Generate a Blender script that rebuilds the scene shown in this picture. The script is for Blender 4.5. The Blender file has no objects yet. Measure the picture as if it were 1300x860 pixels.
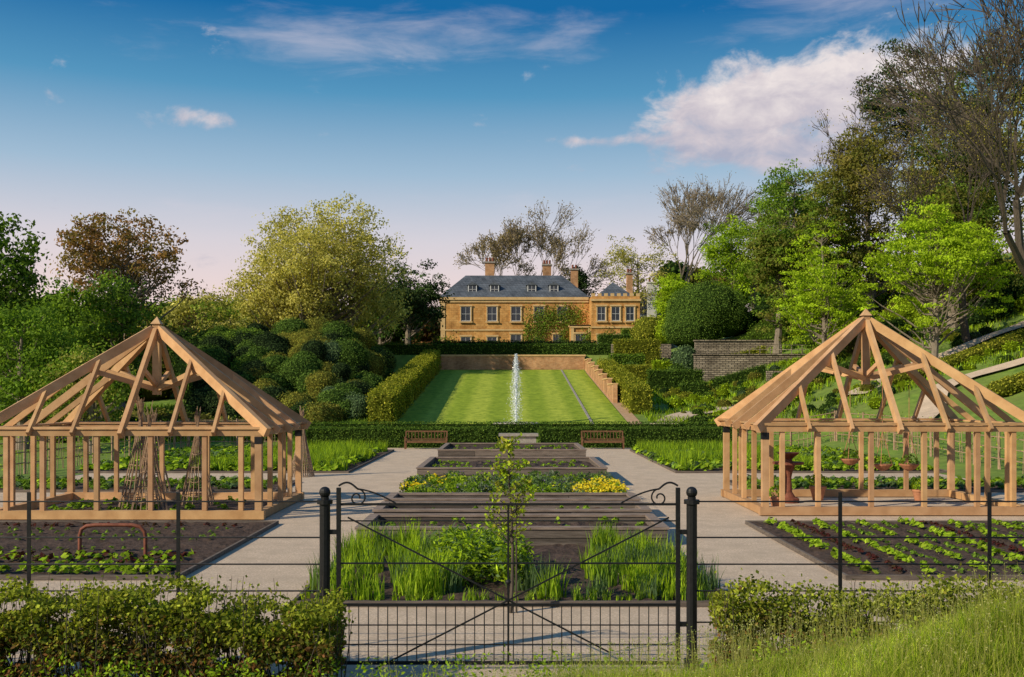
import bpy, math, numpy as np
from mathutils import Vector
R0=np.random.default_rng
# ---------------------------------------------------------------- builder
class MB:
    def __init__(s): s.v=[];s.c=[];s.f=[];s.n=0
    def add(s,v,f,mat=0,col=(1,1,1)):
        v=np.asarray(v,float).reshape(-1,3)
        c=np.asarray(col,float)
        if c.ndim==1: c=np.tile(c,(len(v),1))
        if isinstance(f,list):
            for k in sorted(set(len(q) for q in f)): s.f.append((np.array([q for q in f if len(q)==k],int)+s.n,mat))
        else: s.f.append((np.asarray(f,int)+s.n,mat))
        s.v.append(v);s.c.append(c);s.n+=len(v)
    def obj(s,name,mats,parent=None,smooth=False):
        me=bpy.data.meshes.new(name)
        V=np.concatenate(s.v);C=np.concatenate(s.c)
        me.vertices.add(len(V));me.vertices.foreach_set('co',V.astype(np.float32).ravel())
        L=np.concatenate([f.ravel() for f,_ in s.f])
        tot=np.concatenate([np.full(len(f),f.shape[1]) for f,_ in s.f])
        mi=np.concatenate([np.full(len(f),m) for f,m in s.f])
        st=np.concatenate([[0],np.cumsum(tot)[:-1]])
        me.loops.add(len(L));me.loops.foreach_set('vertex_index',L.astype(np.int32))
        me.polygons.add(len(tot));me.polygons.foreach_set('loop_start',st.astype(np.int32))
        me.polygons.foreach_set('loop_total',tot.astype(np.int32))
        me.polygons.foreach_set('material_index',mi.astype(np.int32))
        me.polygons.foreach_set('use_smooth',np.full(len(tot),smooth))
        a=me.attributes.new('col','FLOAT_COLOR','POINT')
        a.data.foreach_set('color',np.c_[C,np.ones(len(C))].astype(np.float32).ravel())
        for m in mats: me.materials.append(m)
        me.update(calc_edges=True);me.validate()
        o=bpy.data.objects.new(name,me);bpy.context.scene.collection.objects.link(o)
        if parent: o.parent=parent
        return o
def empty(name):
    o=bpy.data.objects.new(name,None);bpy.context.scene.collection.objects.link(o);return o
BF=[[0,3,2,1],[4,5,6,7],[0,1,5,4],[1,2,6,5],[2,3,7,6],[3,0,4,7]]
def box(b,x0,x1,y0,y1,z0,z1,mat=0,col=(1,1,1)):
    b.add([[x0,y0,z0],[x1,y0,z0],[x1,y1,z0],[x0,y1,z0],[x0,y0,z1],[x1,y0,z1],[x1,y1,z1],[x0,y1,z1]],BF,mat,col)
def beam(b,p0,p1,w,h,mat=0,up=(0,0,1),col=(1,1,1)):
    p0=Vector(p0);p1=Vector(p1);d=(p1-p0).normalized();u=Vector(up)
    if abs(d.dot(u))>.98:u=Vector((0,1,0))
    s=d.cross(u).normalized();t=s.cross(d).normalized()
    v=[]
    for p in (p0,p1):
        for a,c in ((-1,-1),(1,-1),(1,1),(-1,1)): v.append(p+s*a*w/2+t*c*h/2)
    b.add([list(q) for q in v],[[0,1,2,3],[7,6,5,4],[0,4,5,1],[1,5,6,2],[2,6,7,3],[3,7,4,0]],mat,col)
def norm(a): return a/np.maximum(np.linalg.norm(a,axis=-1,keepdims=True),1e-9)
def segs(b,P0,P1,r0,r1,sides=4,mat=0,col=(1,1,1)):
    P0=np.asarray(P0,float).reshape(-1,3);P1=np.asarray(P1,float).reshape(-1,3);n=len(P0)
    r0=np.broadcast_to(r0,(n,)).astype(float);r1=np.broadcast_to(r1,(n,)).astype(float)
    d=norm(P1-P0);ref=np.where(np.abs(d[:,2:3])>.9,[[1.,0,0]],[[0,0,1.]])
    s=norm(np.cross(d,ref));t=np.cross(s,d)
    a=np.arange(sides)*2*np.pi/sides
    off=np.cos(a)[None,:,None]*s[:,None]+np.sin(a)[None,:,None]*t[:,None]
    V=np.concatenate([P0[:,None]+off*r0[:,None,None],P1[:,None]+off*r1[:,None,None]],1)
    i=np.arange(sides);j=(i+1)%sides
    F=np.stack([i,i+sides,j+sides,j],1)[::-1]
    F=(np.arange(n)[:,None,None]*2*sides+F[None]).reshape(-1,4)
    b.add(V.reshape(-1,3),F,mat,col)
def tube(b,pts,rad,sides=8,mat=0,col=(1,1,1)):
    pts=np.asarray(pts,float);rad=np.broadcast_to(rad,(len(pts),))
    T=norm(np.gradient(pts,axis=0));ref=np.array([0.,1,0]) if abs(T[:,1]).max()<.9 else np.array([1.,0,0])
    if abs(T[:,0]).max()>.9 and abs(T[:,1]).max()>.9: ref=np.array([0,0,1.])
    s=norm(np.cross(T,ref));t=np.cross(s,T);a=np.arange(sides)*2*np.pi/sides
    V=pts[:,None]+(np.cos(a)[None,:,None]*s[:,None]+np.sin(a)[None,:,None]*t[:,None])*rad[:,None,None]
    n=len(pts);F=[]
    for k in range(n-1):
        for i in range(sides):
            j=(i+1)%sides;F.append([k*sides+i,k*sides+j,(k+1)*sides+j,(k+1)*sides+i])
    b.add(V.reshape(-1,3),F,mat,col)
    b.add(V[0],[list(range(sides))],mat,col);b.add(V[-1],[list(range(sides))],mat,col)
def sphere(b,c,r,mat=0,col=(1,1,1),nu=16,nv=10):
    c=np.asarray(c,float);r=np.broadcast_to(r,(3,))
    th=np.linspace(0,np.pi,nv+1);ph=np.arange(nu)*2*np.pi/nu
    V=np.stack([np.sin(th)[:,None]*np.cos(ph),np.sin(th)[:,None]*np.sin(ph),np.cos(th)[:,None]*np.ones(nu)],-1)
    V=V*r+c;F=[]
    for k in range(nv):
        for i in range(nu):
            jn=(i+1)%nu;F.append([k*nu+i,(k+1)*nu+i,(k+1)*nu+jn,k*nu+jn])
    b.add(V.reshape(-1,3),F,mat,col)
def leaves(b,C,N,L,W,cols,rng,mat=0):
    n=len(C);N=norm(N);t=norm(np.cross(N,rng.normal(size=(n,3))));bt=np.cross(N,t)
    L=(np.broadcast_to(L,(n,))*rng.uniform(.7,1.3,n))[:,None]/2;W=(np.broadcast_to(W,(n,))*rng.uniform(.7,1.3,n))[:,None]/2
    V=np.stack([C-t*L,C+bt*W,C+t*L,C-bt*W],1).reshape(-1,3)
    b.add(V,np.arange(4*n).reshape(n,4),mat,np.repeat(cols,4,0))
def pal(cols,n,rng,v=.18):
    cols=np.asarray(cols,float);i=rng.integers(0,len(cols),n)
    return cols[i]*rng.lognormal(0,v,(n,1))
def blades(b,P,H,W,lean,cols,rng,mat=0,sg=3):
    n=len(P);H=np.broadcast_to(H,(n,))*rng.uniform(.65,1.25,n);a=rng.uniform(0,2*np.pi,n)
    d=np.stack([np.cos(a),np.sin(a),0*a],1);s=np.stack([-np.sin(a),np.cos(a),0*a],1)
    ln=lean*rng.uniform(.2,1.3,n);L=[]
    for k in range(sg+1):
        t=k/sg;w=W*(1-t*.93)*.5
        c=P+d*(ln*H*t*t)[:,None]+np.array([0,0,1.])*(H*t*(1-.25*ln*t))[:,None]
        L+=[c-s*w,c+s*w]
    V=np.stack(L,1);m=2*(sg+1);F=np.array([[2*k,2*k+1,2*k+3,2*k+2] for k in range(sg)])
    b.add(V.reshape(-1,3),(np.arange(n)[:,None,None]*m+F[None]).reshape(-1,4),mat,np.repeat(cols,m,0))
def leafbox(b,x0,x1,y0,y1,z0,z1,dens,ls,P,rng,mat=0,core=1,zf=None,j=.06,ang=.6):
    def put(C,N):
        C=C+N*rng.normal(0,j,(len(C),1))
        C=C+N*(.12*np.sin(C[:,0:1]*2.1+C[:,2:3]*1.7)*np.cos(C[:,1:2]*1.3)*(j/.06)*.4)
        if zf is not None: C[:,2]+=zf(C[:,0],C[:,1])
        leaves(b,C,N+rng.normal(0,ang,C.shape),ls,ls*.65,pal(P,len(C),rng),rng,mat)
    for (a0,a1,b0,b1,ax,val,sg) in ((x0,x1,y0,y1,2,z1,1),(x0,x1,z0,z1,1,y0,-1),(x0,x1,z0,z1,1,y1,1),(y0,y1,z0,z1,0,x0,-1),(y0,y1,z0,z1,0,x1,1)):
        n=int((a1-a0)*(b1-b0)*dens)
        if n<1: continue
        A=rng.uniform(a0,a1,n);B=rng.uniform(b0,b1,n);C=np.zeros((n,3));N=np.zeros((n,3));N[:,ax]=sg;C[:,ax]=val
        o=[k for k in range(3) if k!=ax];C[:,o[0]]=A;C[:,o[1]]=B;put(C,N)
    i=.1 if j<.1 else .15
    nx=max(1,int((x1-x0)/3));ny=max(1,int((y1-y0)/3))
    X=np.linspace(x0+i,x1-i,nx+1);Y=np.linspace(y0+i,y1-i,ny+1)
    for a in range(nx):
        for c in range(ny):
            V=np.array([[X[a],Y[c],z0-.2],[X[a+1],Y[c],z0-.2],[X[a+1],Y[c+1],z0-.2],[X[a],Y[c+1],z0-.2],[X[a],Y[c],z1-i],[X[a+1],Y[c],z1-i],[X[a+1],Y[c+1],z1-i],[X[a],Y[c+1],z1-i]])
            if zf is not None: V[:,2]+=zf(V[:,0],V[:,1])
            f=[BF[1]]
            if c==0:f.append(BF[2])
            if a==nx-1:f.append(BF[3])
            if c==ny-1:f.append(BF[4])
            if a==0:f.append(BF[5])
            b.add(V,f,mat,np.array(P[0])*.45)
def leafball(b,c,r,dens,ls,P,rng,mat=0,v=.18,ang=.6,j=.05,low=-.6):
    r=np.broadcast_to(np.asarray(r,float),(3,));n=int(4*np.pi*(r.mean()**2)*dens)
    D=norm(rng.normal(size=(n,3)));D=D[D[:,2]>low]
    w=1+.05*np.sin(D[:,0:1]*7+c[0])*np.cos(D[:,1:2]*6+c[1])+rng.normal(0,j,(len(D),1))
    leaves(b,D*r*w+np.array(c),D+rng.normal(0,ang,D.shape),ls,ls*.65,pal(P,len(D),rng,v),rng,mat)
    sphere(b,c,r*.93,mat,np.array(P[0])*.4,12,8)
# ---------------------------------------------------------------- materials
def newmat(name):
    m=bpy.data.materials.new(name);m.use_nodes=True;nt=m.node_tree
    return m,nt,nt.nodes['Principled BSDF'],nt.nodes['Material Output']
def nmat(name,c1,c2,scale=3,rough=.8,bump=.2,detail=6,stretch=(1,1,1),scale2=None,c3=None,bdist=.02,metal=0,usecol=False,lo=.32,hi=.68,nr=.65):
    m,nt,p,o=newmat(name);N=nt.nodes;L=nt.links
    tc=N.new('ShaderNodeTexCoord');mp=N.new('ShaderNodeMapping');mp.inputs['Scale'].default_value=stretch
    L.new(tc.outputs['Object'],mp.inputs['Vector'])
    n=N.new('ShaderNodeTexNoise');n.inputs['Scale'].default_value=scale;n.inputs['Detail'].default_value=detail;n.inputs['Roughness'].default_value=nr
    L.new(mp.outputs[0],n.inputs['Vector'])
    r=N.new('ShaderNodeValToRGB');r.color_ramp.elements[0].position=lo;r.color_ramp.elements[1].position=hi
    r.color_ramp.elements[0].color=(*c1,1);r.color_ramp.elements[1].color=(*c2,1);L.new(n.outputs['Fac'],r.inputs['Fac'])
    out=r.outputs[0]
    if c3 is not None:
        n2=N.new('ShaderNodeTexNoise');n2.inputs['Scale'].default_value=scale2;n2.inputs['Detail'].default_value=6;n2.inputs['Roughness'].default_value=.75;L.new(tc.outputs['Object'],n2.inputs['Vector'])
        r2=N.new('ShaderNodeValToRGB');r2.color_ramp.elements[0].position=.42;r2.color_ramp.elements[1].position=.64;r2.color_ramp.elements[1].color=(.85,.85,.85,1);L.new(n2.outputs['Fac'],r2.inputs['Fac'])
        mx=N.new('ShaderNodeMixRGB');L.new(r2.outputs[0],mx.inputs[0]);L.new(out,mx.inputs[1]);mx.inputs[2].default_value=(*c3,1);out=mx.outputs[0]
    if usecol:
        at=N.new('ShaderNodeAttribute');at.attribute_name='col';mx=N.new('ShaderNodeMixRGB');mx.blend_type='MULTIPLY';mx.inputs[0].default_value=1
        L.new(out,mx.inputs[1]);L.new(at.outputs['Color'],mx.inputs[2]);out=mx.outputs[0]
    L.new(out,p.inputs['Base Color']);p.inputs['Roughness'].default_value=rough;p.inputs['Metallic'].default_value=metal
    p.inputs['Specular IOR Level'].default_value=.3
    if bump:
        bp=N.new('ShaderNodeBump');bp.inputs['Strength'].default_value=bump;bp.inputs['Distance'].default_value=bdist
        L.new(n.outputs['Fac'],bp.inputs['Height']);L.new(bp.outputs[0],p.inputs['Normal'])
    return m
def leafmat(name,tr=.35):
    m,nt,p,o=newmat(name);N=nt.nodes;L=nt.links
    at=N.new('ShaderNodeAttribute');at.attribute_name='col'
    d=N.new('ShaderNodeBsdfDiffuse');L.new(at.outputs['Color'],d.inputs['Color'])
    t=N.new('ShaderNodeBsdfTranslucent');g=N.new('ShaderNodeMixRGB');g.blend_type='MULTIPLY';g.inputs[0].default_value=1;g.inputs[2].default_value=(1.35,1.35,.6,1)
    L.new(at.outputs['Color'],g.inputs[1]);L.new(g.outputs[0],t.inputs['Color'])
    mx=N.new('ShaderNodeMixShader');mx.inputs[0].default_value=tr
    L.new(d.outputs[0],mx.inputs[1]);L.new(t.outputs[0],mx.inputs[2]);L.new(mx.outputs[0],o.inputs['Surface']);N.remove(p);return m
def brickmat(name,c1,c2,mort,w,h,rough=.9,ms=.012,lowc=(.5,.47,.45)):
    m,nt,p,o=newmat(name);N=nt.nodes;L=nt.links
    tc=N.new('ShaderNodeTexCoord');sx=N.new('ShaderNodeSeparateXYZ');L.new(tc.outputs['Object'],sx.inputs[0])
    ad=N.new('ShaderNodeMath');ad.operation='ADD';L.new(sx.outputs[0],ad.inputs[0]);L.new(sx.outputs[1],ad.inputs[1])
    cb=N.new('ShaderNodeCombineXYZ');L.new(ad.outputs[0],cb.inputs[0]);L.new(sx.outputs[2],cb.inputs[1])
    bk=N.new('ShaderNodeTexBrick');L.new(cb.outputs[0],bk.inputs['Vector']);bk.inputs['Scale'].default_value=1
    bk.inputs['Brick Width'].default_value=w;bk.inputs['Row Height'].default_value=h;bk.inputs['Mortar Size'].default_value=ms
    bk.inputs['Color1'].default_value=(*c1,1);bk.inputs['Color2'].default_value=(*c2,1);bk.inputs['Mortar'].default_value=(*mort,1)
    n=N.new('ShaderNodeTexNoise');n.inputs['Scale'].default_value=.7;n.inputs['Detail'].default_value=7;n.inputs['Roughness'].default_value=.75;L.new(tc.outputs['Object'],n.inputs['Vector'])
    r=N.new('ShaderNodeValToRGB');r.color_ramp.elements[0].position=.33;r.color_ramp.elements[1].position=.62
    r.color_ramp.elements[0].color=(*lowc,1);r.color_ramp.elements[1].color=(1.15,1.1,1.05,1);L.new(n.outputs['Fac'],r.inputs['Fac'])
    mx=N.new('ShaderNodeMixRGB');mx.blend_type='MULTIPLY';mx.inputs[0].default_value=1;L.new(bk.outputs['Color'],mx.inputs[1]);L.new(r.outputs[0],mx.inputs[2])
    L.new(mx.outputs[0],p.inputs['Base Color']);p.inputs['Roughness'].default_value=rough;p.inputs['Specular IOR Level'].default_value=.2
    bp=N.new('ShaderNodeBump');bp.inputs['Strength'].default_value=.4;bp.inputs['Distance'].default_value=.03;L.new(n.outputs['Fac'],bp.inputs['Height']);L.new(bp.outputs[0],p.inputs['Normal'])
    return m
LEAF=leafmat('leaf',.38);NEEDLE=leafmat('evergreen_leaf',.12)
BARK=nmat('bark',(.13,.10,.075),(.26,.22,.17),6,.9,.5,stretch=(3,3,.6))
BARKD=nmat('bark_dark',(.05,.04,.03),(.12,.095,.075),6,.9,.5,stretch=(3,3,.6))
OAK=nmat('green_oak',(.42,.235,.11),(.60,.38,.20),1.6,.65,.12,5,stretch=(2,2,2),usecol=True,bdist=.005,lo=.25,hi=.75,nr=.5)
SLEEP=nmat('timber_sleeper',(.075,.058,.048),(.19,.155,.13),4,.85,.4,8,stretch=(.6,3,6),usecol=True)
IRON=nmat('black_iron',(.006,.006,.007),(.014,.014,.016),30,.5,.1)
GRAVEL=nmat('gravel',(.32,.23,.16),(.86,.68,.51),30,.95,.8,12,c3=(.44,.34,.25),scale2=1.4,bdist=.02,lo=.36,hi=.66,nr=.8)
SOIL=nmat('soil',(.026,.016,.012),(.11,.07,.052),10,.95,.8,10,bdist=.05)
GRASS=nmat('rough_grass',(.06,.12,.015),(.20,.30,.04),1.6,.95,.6,10,c3=(.16,.20,.04),scale2=.25,bdist=.08)
SLATE=brickmat('slate_roof',(.085,.105,.135),(.12,.14,.175),(.05,.06,.07),.4,.28,.6,.02)
HAM=brickmat('ham_stone',(.54,.285,.09),(.64,.38,.14),(.36,.2,.08),.55,.28,.9,.015,(.46,.38,.32))
HAMT=nmat('ham_stone_trim',(.5,.32,.14),(.64,.45,.23),2,.85,.2)
BRICK=brickmat('orange_brick',(.44,.22,.10),(.55,.32,.17),(.42,.3,.19),.3,.1,.9,.012)
DRY=brickmat('dry_stone',(.24,.205,.16),(.40,.35,.28),(.05,.045,.04),.5,.16,.95,.03)
PALE=nmat('pale_render',(.45,.45,.43),(.58,.57,.54),1,.8,.1)
WHITE=nmat('white_sash',(.55,.56,.56),(.66,.67,.68),4,.5,0)
STONE=nmat('grey_stone',(.2,.18,.155),(.36,.33,.29),6,.9,.4)
RUST=nmat('rusted_iron',(.12,.035,.02),(.24,.08,.045),8,.7,.3)
TERRA=nmat('terracotta',(.35,.14,.07),(.48,.22,.12),8,.8,.2)
HAZEL=nmat('hazel_rods',(.24,.15,.09),(.42,.29,.19),8,.85,.2)
BENCHW=nmat('bench_wood',(.12,.055,.025),(.2,.1,.05),6)
m,nt,p,o=newmat('window_glass');p.inputs['Base Color'].default_value=(.02,.03,.045,1);p.inputs['Roughness'].default_value=.12;GLASS=m
m,nt,p,o=newmat('water_spray');p.inputs['Base Color'].default_value=(.85,.9,.95,1);p.inputs['Roughness'].default_value=.2
SPRAY=m
m,nt,p,o=newmat('mown_lawn');N=nt.nodes;L=nt.links
tc=N.new('ShaderNodeTexCoord');sx=N.new('ShaderNodeSeparateXYZ');L.new(tc.outputs['Object'],sx.inputs[0])
nz=N.new('ShaderNodeTexNoise');nz.inputs['Scale'].default_value=.35;nz.inputs['Detail'].default_value=9;nz.inputs['Roughness'].default_value=.7;L.new(tc.outputs['Object'],nz.inputs['Vector'])
a=N.new('ShaderNodeMath');a.operation='MULTIPLY_ADD';L.new(nz.outputs['Fac'],a.inputs[0]);a.inputs[1].default_value=.5;L.new(sx.outputs[0],a.inputs[2])
a2=N.new('ShaderNodeMath');a2.operation='MULTIPLY';L.new(a.outputs[0],a2.inputs[0]);a2.inputs[1].default_value=2.3
s=N.new('ShaderNodeMath');s.operation='SINE';L.new(a2.outputs[0],s.inputs[0])
r=N.new('ShaderNodeMapRange');L.new(s.outputs[0],r.inputs[0]);r.inputs[1].default_value=-.6;r.inputs[2].default_value=.6
mx=N.new('ShaderNodeMixRGB');L.new(r.outputs[0],mx.inputs[0]);mx.inputs[1].default_value=(.27,.36,.035,1);mx.inputs[2].default_value=(.39,.46,.06,1)
n3=N.new('ShaderNodeTexNoise');n3.inputs['Scale'].default_value=1.8;n3.inputs['Detail'].default_value=10;n3.inputs['Roughness'].default_value=.8;L.new(tc.outputs['Object'],n3.inputs['Vector'])
r3=N.new('ShaderNodeValToRGB');r3.color_ramp.elements[0].position=.34;r3.color_ramp.elements[0].color=(.38,.48,.36,1);r3.color_ramp.elements[1].position=.64;r3.color_ramp.elements[1].color=(1.16,1.1,1.05,1);L.new(n3.outputs['Fac'],r3.inputs['Fac'])
mm=N.new('ShaderNodeMixRGB');mm.blend_type='MULTIPLY';mm.inputs[0].default_value=1;L.new(mx.outputs[0],mm.inputs[1]);L.new(r3.outputs[0],mm.inputs[2]);L.new(mm.outputs[0],p.inputs['Base Color']);p.inputs['Roughness'].default_value=.95;p.inputs['Specular IOR Level'].default_value=.1
LAWN=m
# ---------------------------------------------------------------- terrain
def sm(x,a,b):
    t=np.clip((np.asarray(x,float)-a)/(b-a),0,1);return t*t*(3-2*t)
def h(x,y):
    x=np.asarray(x,float);y=np.asarray(y,float)
    z=np.interp(y,[-50,55,58,100,100.6,125,400,3000],[0,0,.74,5.36,6.9,7.4,10,10])
    z=z+.28*np.clip(x-16,0,70)*sm(y,26,58)+.06*np.clip(x-20,0,60)*(1-sm(y,26,58))
    z=z+(.15+.85*sm(x,-1.0,4.5)+.05*np.clip(x,0,8))*(1-sm(y,7.6,10.4))+.25*(1-sm(y,3,7))
    return z
def rip(x,y): return .12*np.sin(x*.7)*np.cos(y*.6)*(np.abs(x)>12)*((y>57)|(np.abs(x)>24))
gx=np.concatenate([[-2500,-1200,-600,-300,-160,-110],np.arange(-80,81,1.),[110,160,300,600,1200,2500]])
gy=np.concatenate([[-600,-200,-80,-30],np.arange(-12,12,.5),np.arange(12,100,1.),[100,100.6],np.arange(102,150,2),[170,200,260,400,700,1200,2500]])
X,Y=np.meshgrid(gx,gy);Z=h(X,Y)+rip(X,Y)
b=MB();nx=len(gx);ny=len(gy);I=np.arange(nx*ny).reshape(ny,nx)
F=np.stack([I[:-1,:-1],I[:-1,1:],I[1:,1:],I[1:,:-1]],-1).reshape(-1,4)
b.add(np.stack([X,Y,Z],-1).reshape(-1,3),F);b.obj('ground',[GRASS],smooth=True)
def sheet(name,x0,x1,y0,y1,dz,mat,bump=0,seed=0,res=.25):
    rng=R0(seed);xs=np.linspace(x0,x1,max(2,int((x1-x0)/res)+1));ys=np.linspace(y0,y1,max(2,int((y1-y0)/res)+1))
    X,Y=np.meshgrid(xs,ys);Z=h(X,Y)*0+dz+rng.normal(0,1,X.shape)*bump
    Z=Z+(h(X,Y) if y0>56 else 0)
    I=np.arange(X.size).reshape(X.shape);F=np.stack([I[:-1,:-1],I[:-1,1:],I[1:,1:],I[1:,:-1]],-1).reshape(-1,4)
    b=MB();b.add(np.stack([X,Y,Z],-1).reshape(-1,3),F);return b.obj(name,[mat],smooth=True)
sheet('gravel_path',-16,16,9.2,54.9,.006,GRAVEL,res=4)
sheet('lawn',-7.15,7.15,58.2,99.9,.03,LAWN,res=2)
beds=[(5.4,20,16,22.8),(-20,-5.4,16,22.8),(7.2,18,30.2,33.6),(-18,-7.2,30.2,33.6),(6.2,16.5,37.5,52),(-16.5,-6.2,37.5,52),(-3.05,3.05,14,19.4),(-3.05,3.05,25.6,31.4)]
for k,(a0,a1,c0,c1) in enumerate(beds):
    sheet('soil_bed',a0,a1,c0,c1,.045,SOIL,.025,k,.14 if c0<20 else .3)
b=MB()
for (a0,a1,c0,c1) in beds:
    for q in ((a0-.05,a1+.05,c0-.05,c0-.002),(a0-.05,a1+.05,c1+.002,c1+.05),(a0-.05,a0-.002,c0,c1),(a1+.002,a1+.05,c0,c1)): box(b,*q,0,.09)
b.obj('bed_edging',[SLEEP])
def ribbon(name,pts,w,mat,dz=.12):
    pts=np.array(pts,float);t=np.linspace(0,len(pts)-1,len(pts)*8)
    P=np.stack([np.interp(t,range(len(pts)),pts[:,k]) for k in (0,1)],1)
    k=np.ones(7)/7;Pp=np.pad(P,((3,3),(0,0)),'edge');P=np.stack([np.convolve(Pp[:,i],k,'valid') for i in (0,1)],1)
    T=norm(np.gradient(P,axis=0));S=np.stack([-T[:,1],T[:,0]],1)
    V=[]
    for a in (-.5,-.17,.17,.5):
        Q=P+S*w*a;V.append(np.c_[Q,h(Q[:,0],Q[:,1])+dz+rip(Q[:,0],Q[:,1])])
    V=np.stack(V,1);n=len(P);I=np.arange(n*4).reshape(n,4)
    F=np.stack([I[:-1,:-1],I[:-1,1:],I[1:,1:],I[1:,:-1]],-1).reshape(-1,4)
    b=MB();b.add(V.reshape(-1,3),F);return b.obj(name,[mat],smooth=True)
ribbon('hill_path',[(21,62),(25,66),(27,67.4),(30.5,68.2),(33.9,69.5),(42,73),(55,80)],1.6,GRAVEL,.16)
ribbon('hill_path',[(20.5,51),(23,54.5),(24.5,57.5),(27.5,59),(32,59),(40,60)],1.3,GRAVEL,.18)
ribbon('hill_path',[(7.8,58.4),(9,60),(11,65),(14,68),(17,70)],1.6,GRAVEL)
ribbon('hill_lawn',[(15,72),(19,75),(22,75.5),(24,74)],2.4,LAWN,.12)
ribbon('lawn_edge_path',[(7.6,59),(7.6,72),(7.6,99)],.8,nmat('path_earth',(.36,.22,.12),(.5,.33,.2),3),.05)
b=MB();ys=np.linspace(58.4,99.8,20)
for a,c in zip(ys[:-1],ys[1:]): beam(b,(4.95,a,float(h(4.95,a))+.05),(4.95,c,float(h(4.95,c))+.05),.16,.05)
b.obj('stone_rill',[STONE])
# ---------------------------------------------------------------- trees
def K(l,g): return [tuple(min(.6,c*g) for c in q) for q in l]
DARK=K([(.022,.045,.012),(.035,.065,.014),(.05,.085,.016)],1.6)
MID=K([(.058,.10,.014),(.09,.15,.018),(.12,.19,.022)],1.7)
LIME=K([(.20,.29,.012),(.27,.38,.018),(.32,.44,.03),(.15,.22,.012)],1.3)
PALEY=K([(.25,.235,.06),(.33,.30,.075),(.38,.345,.10),(.19,.18,.05)],1.6)
COPPER=K([(.15,.08,.035),(.20,.11,.045),(.11,.075,.03),(.13,.11,.03)],1.6)
YEW=K([(.02,.035,.014),(.032,.055,.018),(.047,.075,.022)],1.3)
OLIVE=K([(.10,.10,.022),(.15,.14,.03),(.07,.08,.016)],1.6)
def tree(name,x,y,H,R,bot=.3,n=260,m=55,cr=.9,ls=.3,P=MID,seed=0,tr=.35,gap=.15,mat=None,bark=None,flat=.6,bvar=.25):
    rng=R0(seed);z0=float(h(x,y))
    zc=H*(bot+1)/2;rz=H*(1-bot)/2
    lob=[(0,0,zc,R*.72,rz*.86)]
    for k in range(9):
        a=rng.uniform(0,2*np.pi);e=rng.uniform(-.75,.95);q=math.sqrt(max(0,1-e*e))*rng.uniform(.5,.72)
        s=rng.uniform(.32,.5);lob.append((math.cos(a)*R*q,math.sin(a)*R*q,zc+rz*e*.62,R*s,rz*s))
    w=np.array([l[3]**2*l[4] for l in lob])**.6;w/=w.sum()
    i=rng.choice(len(lob),n,p=w);Lb=np.array(lob)[i]
    D=norm(rng.normal(size=(n,3)))*(rng.uniform(0,1,n)**.42)[:,None]
    C=Lb[:,:3]+D*Lb[:,[3,3,4]]
    g=np.sin(C[:,0]*9/R+seed)*np.sin(C[:,1]*8/R+seed*2)+np.sin(C[:,2]*11/H+seed*3)
    C=C[g>np.quantile(g,gap)];n=len(C)
    b=MB();off=np.array([x,y,z0])
    th=H*.8;t=np.linspace(0,1,9);wob=np.cumsum(rng.normal(0,.035*H/9,(9,2)),0);wob[0]=0
    T=np.c_[wob,t*th-.2];rad=tr*(1-t)**.8*.95+.04;rad[0]*=1.4
    tube(b,T+off,rad,8,1)
    k=max(14,n//4);sel=rng.choice(n,min(k,n),replace=False);E=C[sel]
    d=np.hypot(E[:,0],E[:,1]);hz=np.clip(E[:,2]-d*rng.uniform(.5,1.0,len(E)),H*bot*.55,th*.95)
    S=np.stack([np.interp(hz,T[:,2],T[:,0]),np.interp(hz,T[:,2],T[:,1]),hz],1)
    rr=np.clip(tr*.42*(1-hz/H),.04,.5)
    prev=S
    for q in (.25,.5,.75,1.):
        nxt=S+(E-S)*q+np.array([0,0,1])*(-.10*np.sin(q*np.pi)*d)[:,None]+rng.normal(0,.012*H,E.shape)*(q<1)
        segs(b,prev+off,nxt+off,rr*(1-(q-.25)*.9),rr*(1-q*.9),4,1);prev=nxt
    idx=np.repeat(np.arange(n),m)
    sz=rng.uniform(.6,1.35,n)*cr
    G=rng.normal(size=(n*m,3));G=norm(G)*(rng.uniform(0,1,(n*m,1))**.5)
    O=G*sz[idx][:,None]*np.array([1.15,1.15,flat])
    Nn=norm(O)+np.array([-.1,-.15,.35])+rng.normal(0,.6,O.shape)
    P=np.asarray(P,float);bc=P[rng.integers(0,len(P),n)]*rng.lognormal(0,bvar,(n,1))
    cols=np.minimum(bc[idx]*.65+pal(P,n*m,rng,.2)*.35,.75)
    leaves(b,C[idx]+O+off,Nn,ls,ls*.62,cols,rng,0)
    return b.obj(name,[mat or LEAF,bark or BARK])
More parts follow.
